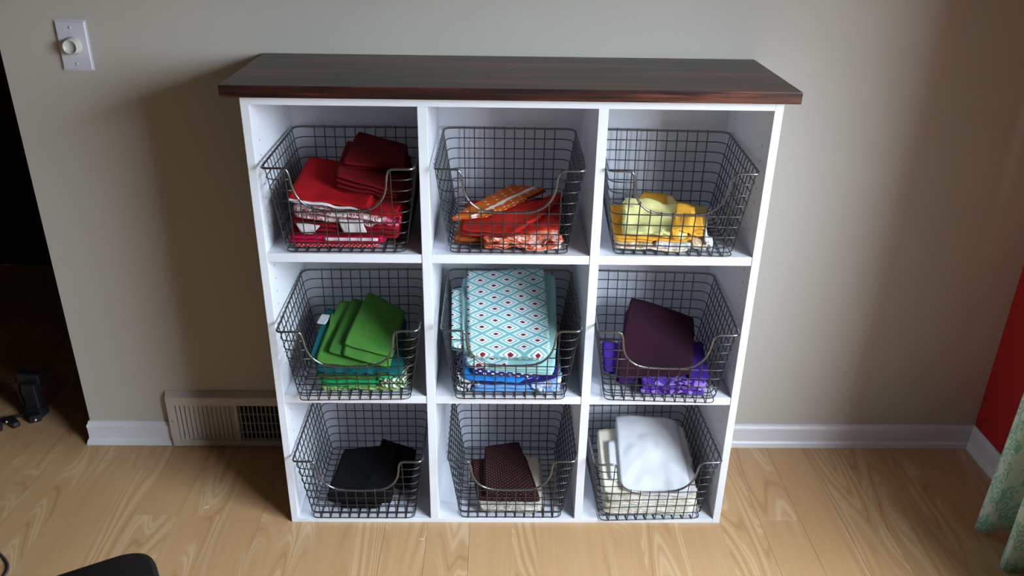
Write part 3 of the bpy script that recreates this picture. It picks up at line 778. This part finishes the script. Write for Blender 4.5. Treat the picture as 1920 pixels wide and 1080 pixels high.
# bottom right, whites
GC = 'folded white fabrics in the bottom right basket'
f(8, 'folded_fabric', 'cream layered fabric at the bottom of the white pile', C['cream_lace'], [(-.118, .008, .030), (.122, .006, .028), (.13, .25, .050), (-.11, .25, .050)], .020, 6, .002, .003, seed=1, group=GC)
f(8, 'folded_fabric', 'beige patterned fabric in the lower middle of the white pile', C['cream_lace'], [(-.108, .016, .048), (.122, .012, .050), (.134, .22, .10), (-.118, .23, .10)], .014, 4, .003, .003, seed=2, group=GC)
f(8, 'folded_fabric', 'cream folded fabric standing out on the left of the white pile', C['cream_cotton'], [(-.118, .030, .070), (-.030, .024, .066), (-.02, .22, .136), (-.118, .225, .124)], .014, 3, .002, .001, seed=3, group=GC)
f(8, 'folded_fabric', 'small white strip of cloth on the left of the white pile', C['white_cotton'], [(-.100, .055, .088), (-.058, .050, .086), (-.056, .165, .128), (-.096, .170, .124)], .006, 2, .001, seed=4, res=(8, 10), group=GC)
f(8, 'ruffled_fabric', 'white fabric with ragged pinked edge at the right of the white pile', C['offwhite_lining'], [(.060, .030, .074), (.122, .028, .072), (.120, .225, .130), (.05, .24, .140)], .008, 2, .003, .007, seed=5, res=(16, 24), group=GC)
f(8, 'folded_fabric', 'large smooth white fabric topmost in the bottom right basket', C['white_cotton'], [(-.076, .022, .078), (.100, .016, .080), (.098, .245, .146), (-.070, .245, .160)], .020, 4, .0035, seed=6, puff=.016, res=(26, 26), group=GC)

# ------------------------------------------------------------------ dimmer switch
sw = empty('dimmer_switch', (-.4705, -.0006, 1.127), 0, 'white rotary dimmer switch on the wall at the upper left', 'light switch')
bm = bmesh.new(); add_box(bm, (-.0365, -.006, -.0575), (.0365, 0, .0575), 0)
fe = [e for e in bm.edges if all(v.co.y < -.005 for v in e.verts)]
bmesh.ops.bevel(bm, geom=fe, offset=.0045, segments=3, affect='EDGES')
bm_obj('wall_plate', bm, M_PLASTIC_W, sw)
kn = lathe('knob', [(.0205, .006), (.0205, .008), (.0185, .011), (.0172, .024), (.0166, .0264), (.0155, .027), (.0142, .0262), (.0130, .0222), (.0, .0218)], M_KNOB, sw, 36, 'y')
for z in (.041, -.041):
    s_ = lathe('screw', [(.0035, .0058), (.0033, .0072), (.002, .0078), (0, .0078)], M_PLASTIC_W, sw, 14, 'y'); s_.location = (0, 0, z)

# ------------------------------------------------------------------ return-air vent
VX0, VX1, VZ0, VZ1 = -.4150, -.018, .0005, .179
vent = empty('air_vent', (VX0, -.001, VZ0), 0, 'off-white metal air return grille low on the wall left of the cabinet', 'air vent')
VW = VX1 - VX0; VH = VZ1 - VZ0; VT = .020
# face frame with sloping border
def frame_ring():
    outer = [(0, 0, 0), (VW, 0, 0), (VW, 0, VH), (0, 0, VH)]
    mid = [(.004, -VT, .002), (VW - .004, -VT, .002), (VW - .004, -VT, VH - .012), (.004, -VT, VH - .012)]
    x0, x1, z0, z1 = .026, VW - .026, .020, VH - .038
    xm0, xm1 = .190, .200
    vs = outer + mid
    vs += [(x0, -VT, z0), (x1, -VT, z0), (x1, -VT, z1), (x0, -VT, z1)]
    vs += [(x0, -.004, z0), (x1, -.004, z0), (x1, -.004, z1), (x0, -.004, z1)]
    fs = []
    for a in (0, 4, 8):
        for k in range(4):
            l = (k + 1) % 4
            fs.append((a + k, a + l, a + 4 + l, a + 4 + k))
    return vs, fs, (x0, x1, z0, z1, xm0, xm1)
v_, f_, (gx0, gx1, gz0, gz1, gm0, gm1) = frame_ring()
mesh_obj('frame', v_, f_, M_VENT, vent)
mesh_obj('duct_shade_sheet', [(gx0, -.0035, gz0), (gx1, -.0035, gz0), (gx1, -.0035, gz1), (gx0, -.0035, gz1)], [(0, 1, 2, 3)], M_DARK, vent)  # black sheet standing in for the shade inside the duct
box('mullion', (gm0, -VT, gz0), (gm1, -.004, gz1), M_VENT, vent)
fin = None
def louvre(x_, ang):
    global fin
    if fin is None:
        fin = box('louver', (-.0052, -.0007, 0), (.0052, .0007, gz1 - gz0), M_VENT, vent)
        o = fin
    else:
        o = fin.copy(); COL.objects.link(o); o.parent = vent
    o.location = (x_, -.0125, gz0); o.rotation_euler = (0, 0, ang)
n1_ = 13
for k in range(n1_): louvre(gx0 + (gm0 - gx0) * (k + .5) / n1_, .55)
n2_ = 14
for k in range(n2_): louvre(gm1 + (gx1 - gm1) * (k + .5) / n2_, -1.0)
for z in (gz0 + (gz1 - gz0) * q for q in (.25, .5, .75)):
    box('crossbar', (gm1, -.0185, z - .0008), (gx1, -.0165, z + .0008), M_VENT, vent)
s_ = lathe('screw', [(.0038, 0), (.0034, .0016), (0, .002)], M_STEEL, vent, 14, 'y'); s_.location = (.0145, -VT, .088)

# ------------------------------------------------------------------ curtain by the window
def curtain():
    """pleated cloth hanging from a rod that runs along the right wall"""
    y0, y1 = -.370, -.90
    z0, z1 = .018, 2.08
    nu, nv = 200, 44
    vs, fs, uvs = [], [], []
    for j in range(nv + 1):
        tz = j / nv; z = z0 + (z1 - z0) * tz
        flare = 1 + .55 * (1 - tz) ** 1.5
        for i in range(nu + 1):
            u = i / nu
            ph = u * 2 * PI * 4.4 + .35 * math.sin(tz * 3 + u * 9)
            yy = y0 + (y1 - y0) * u - .012 * math.sin(ph * 2) + .010 * math.sin(ph + 1.2 + tz * 2)
            xx = 1.812 - .03 * max(0, u - .30) - .040 * flare * math.cos(ph - .4) + .008 * math.sin(ph * 2.3 + tz * 5)
            hem = .010 * math.sin(u * 17) - .012 * math.cos(ph - .4)
            vs.append((xx, yy, z + hem * (1 - tz))); uvs.append((u * 1.9, tz * 2.15))
    m = nu + 1
    for j in range(nv):
        for i in range(nu): a = j * m + i; fs.append((a, a + 1, a + m + 1, a + m))
    o = mesh_obj('curtain', vs, fs, cloth_scroll('aqua_scroll_curtain', srgb(142, 206, 198), srgb(232, 232, 214), srgb(208, 230, 222), 25), None, True, uvs)
    so = o.modifiers.new('thickness', 'SOLIDIFY'); so.thickness = .0016; so.offset = 0
    tag(o, 'long aqua and cream scroll-patterned curtain hanging beside the red wall', 'curtain')
curtain()
rod = tube('curtain_rod', [(1.81, -.30, 2.12), (1.81, -3.1, 2.12)], .009, M_STEEL, None, 12)
tag(rod, 'steel curtain rod above the window on the red wall', 'curtain rod')
for yy in (-.33, -3.05):
    tube('bracket', [(1.81, yy, 2.12), (XR - .0005, yy, 2.12)], .006, M_STEEL, rod, 8)

# ------------------------------------------------------------------ black stool whose seat corner shows
ch = empty('stool', (-.150, -1.176, 0), math.radians(29), 'black stool whose rounded seat corner shows at the bottom left of the photo', 'stool')
def rounded_plate(name, hw, hd, z0, z1, rad, mat, parent, bulge=.01):
    pts = []
    cor = [(hw, hd), (-hw, hd), (-hw, -hd), (hw, -hd)]
    pl = fillet([Vector((a, b, 0)) for a, b in cor], rad, 8, True)
    n = len(pl); vs, fs = [], []
    prof = [(0.010, z0), (.002, z0 + .004), (0, (z0 + z1) / 2), (.002, z1 - .006), (.010, z1)]
    for ins, z in prof:
        for p in pl:
            d = Vector((p.x, p.y, 0)); k = 1 - ins / d.length
            vs.append((p.x * k, p.y * k, z))
    for r in range(len(prof) - 1):
        for k in range(n): l = (k + 1) % n; fs.append((r * n + k, r * n + l, (r + 1) * n + l, (r + 1) * n + k))
    fs.append(tuple(range(n))[::-1]); fs.append(tuple((len(prof) - 1) * n + k for k in range(n)))
    return mesh_obj(name, vs, fs, mat, parent, False)
rounded_plate('seat', .20, .20, .425, .450, .055, M_CHAIR, ch)
for sx in (-1, 1):
    for sy in (-1, 1):
        box('leg', (sx * .155 - .017, sy * .155 - .017, 0), (sx * .155 + .017, sy * .155 + .017, .425), M_CHAIR, ch, .003)
for q in (-1, 1):
    box('stretcher', (q * .155 - .009, -.138, .14), (q * .155 + .009, .138, .16), M_CHAIR, ch, .002)
    box('stretcher', (-.138, q * .155 - .009, .20), (.138, q * .155 + .009, .22), M_CHAIR, ch, .002)

# ------------------------------------------------------------------ charger and cables on the hall floor
ad = empty('power_adapter', (-.875, .135, 0), math.radians(-8), 'black power adapter standing upright on the floor of the dark hallway', 'adapter')
box('body', (-.022, -.016, .034), (.022, .018, .118), M_BLACK, ad, .005, 3)
box('cap', (-.044, .002, .108), (.028, .034, .142), M_BLACK, ad, .006, 3)
tube('strap', smooth_path([(-.040, .012, .12), (-.046, .004, .085), (-.040, -.002, .05), (-.022, -.006, .03), (.0, -.008, .022)], 6), .005, M_BLACK, ad, 8)
box('foot', (-.026, -.020, 0), (.024, .022, .034), M_BLACK, ad, .006, 2)
pl = empty('cable_plug', (-.868, .105, 0), .5, 'small black plug with a silver tip lying before the power adapter', 'plug')
box('housing', (-.016, -.012, 0), (.016, .014, .024), M_BLACK, pl, .004, 3)
t_ = lathe('tip', [(0, 0), (.005, 0), (.005, .008), (.003, .010), (0, .010)], M_STEEL, pl, 16, 'y'); t_.location = (0, -.011, .013)
c1 = tube('cable', smooth_path([(-1.30, .26, .005), (-1.16, .25, .006), (-1.05, .245, .03), (-.975, .215, .07), (-.925, .15, .118)], 8), .0032, M_BLACK, None, 8)
tag(c1, 'thin black cable running from the left edge to the power adapter top', 'cable')
c2 = tube('cable', smooth_path([(-.87, .106, .006), (-.905, .125, .010), (-.965, .10, .006), (-1.00, .12, .012), (-1.04, .09, .006), (-1.08, .11, .007), (-1.16, .08, .006), (-1.3, .12, .006)], 8), .005, M_BLACK, None, 8)
tag(c2, 'thick tangled black cable lying on the floor left of the small plug', 'cable')
c3 = empty('cable_connector', (-.925, .085, 0), -.7, 'round black connector lying at the photo\'s left edge near the tangled cable', 'connector')
box('shell', (-.028, -.011, 0), (.028, .011, .020), M_BLACK, c3, .007, 3)
t_ = lathe('tip', [(0, 0), (.006, 0), (.006, .006), (0, .007)], M_STEEL, c3, 16, 'y'); t_.location = (-.012, -.010, .011)
c3b = empty('cable_connector', (-.962, .052, 0), .4, 'squat black connector with a silver end at the extreme left edge', 'connector')
box('shell', (-.022, -.014, 0), (.022, .014, .026), M_BLACK, c3b, .008, 3)
t_ = lathe('tip', [(0, 0), (.006, 0), (.006, .006), (0, .007)], M_STEEL, c3b, 16, 'y'); t_.location = (.006, -.013, .014)
c4 = tube('cord', smooth_path([(-.70, -.44, .003), (-.655, -.475, .003), (-.63, -.51, .003), (-.63, -.56, .003), (-.64, -.62, .003), (-.75, -.7, .003)], 8), .003, painted('grey_cord', srgb(70, 66, 74), .5), None, 8)
tag(c4, 'short loop of grey cord on the floor at the lower left corner', 'cord')
# bits of thread on the floor
for k, (x_, y_, r_, lab) in enumerate([(-.235, -.285, .4, 'tiny white thread snip on the floor left of the cabinet'), (.335, -.402, .1, 'tiny white thread snip on the floor before the cabinet')]):
    o = tube('thread_snip', [(-.006, 0, 0), (-.002, .0012, .0006), (.003, 0, .0002), (.007, .0015, 0)], .0008, C['white_cotton'], None, 5)
    o.location = (x_, y_, .0010); o.rotation_euler = (0, 0, r_); tag(o, lab, 'thread')
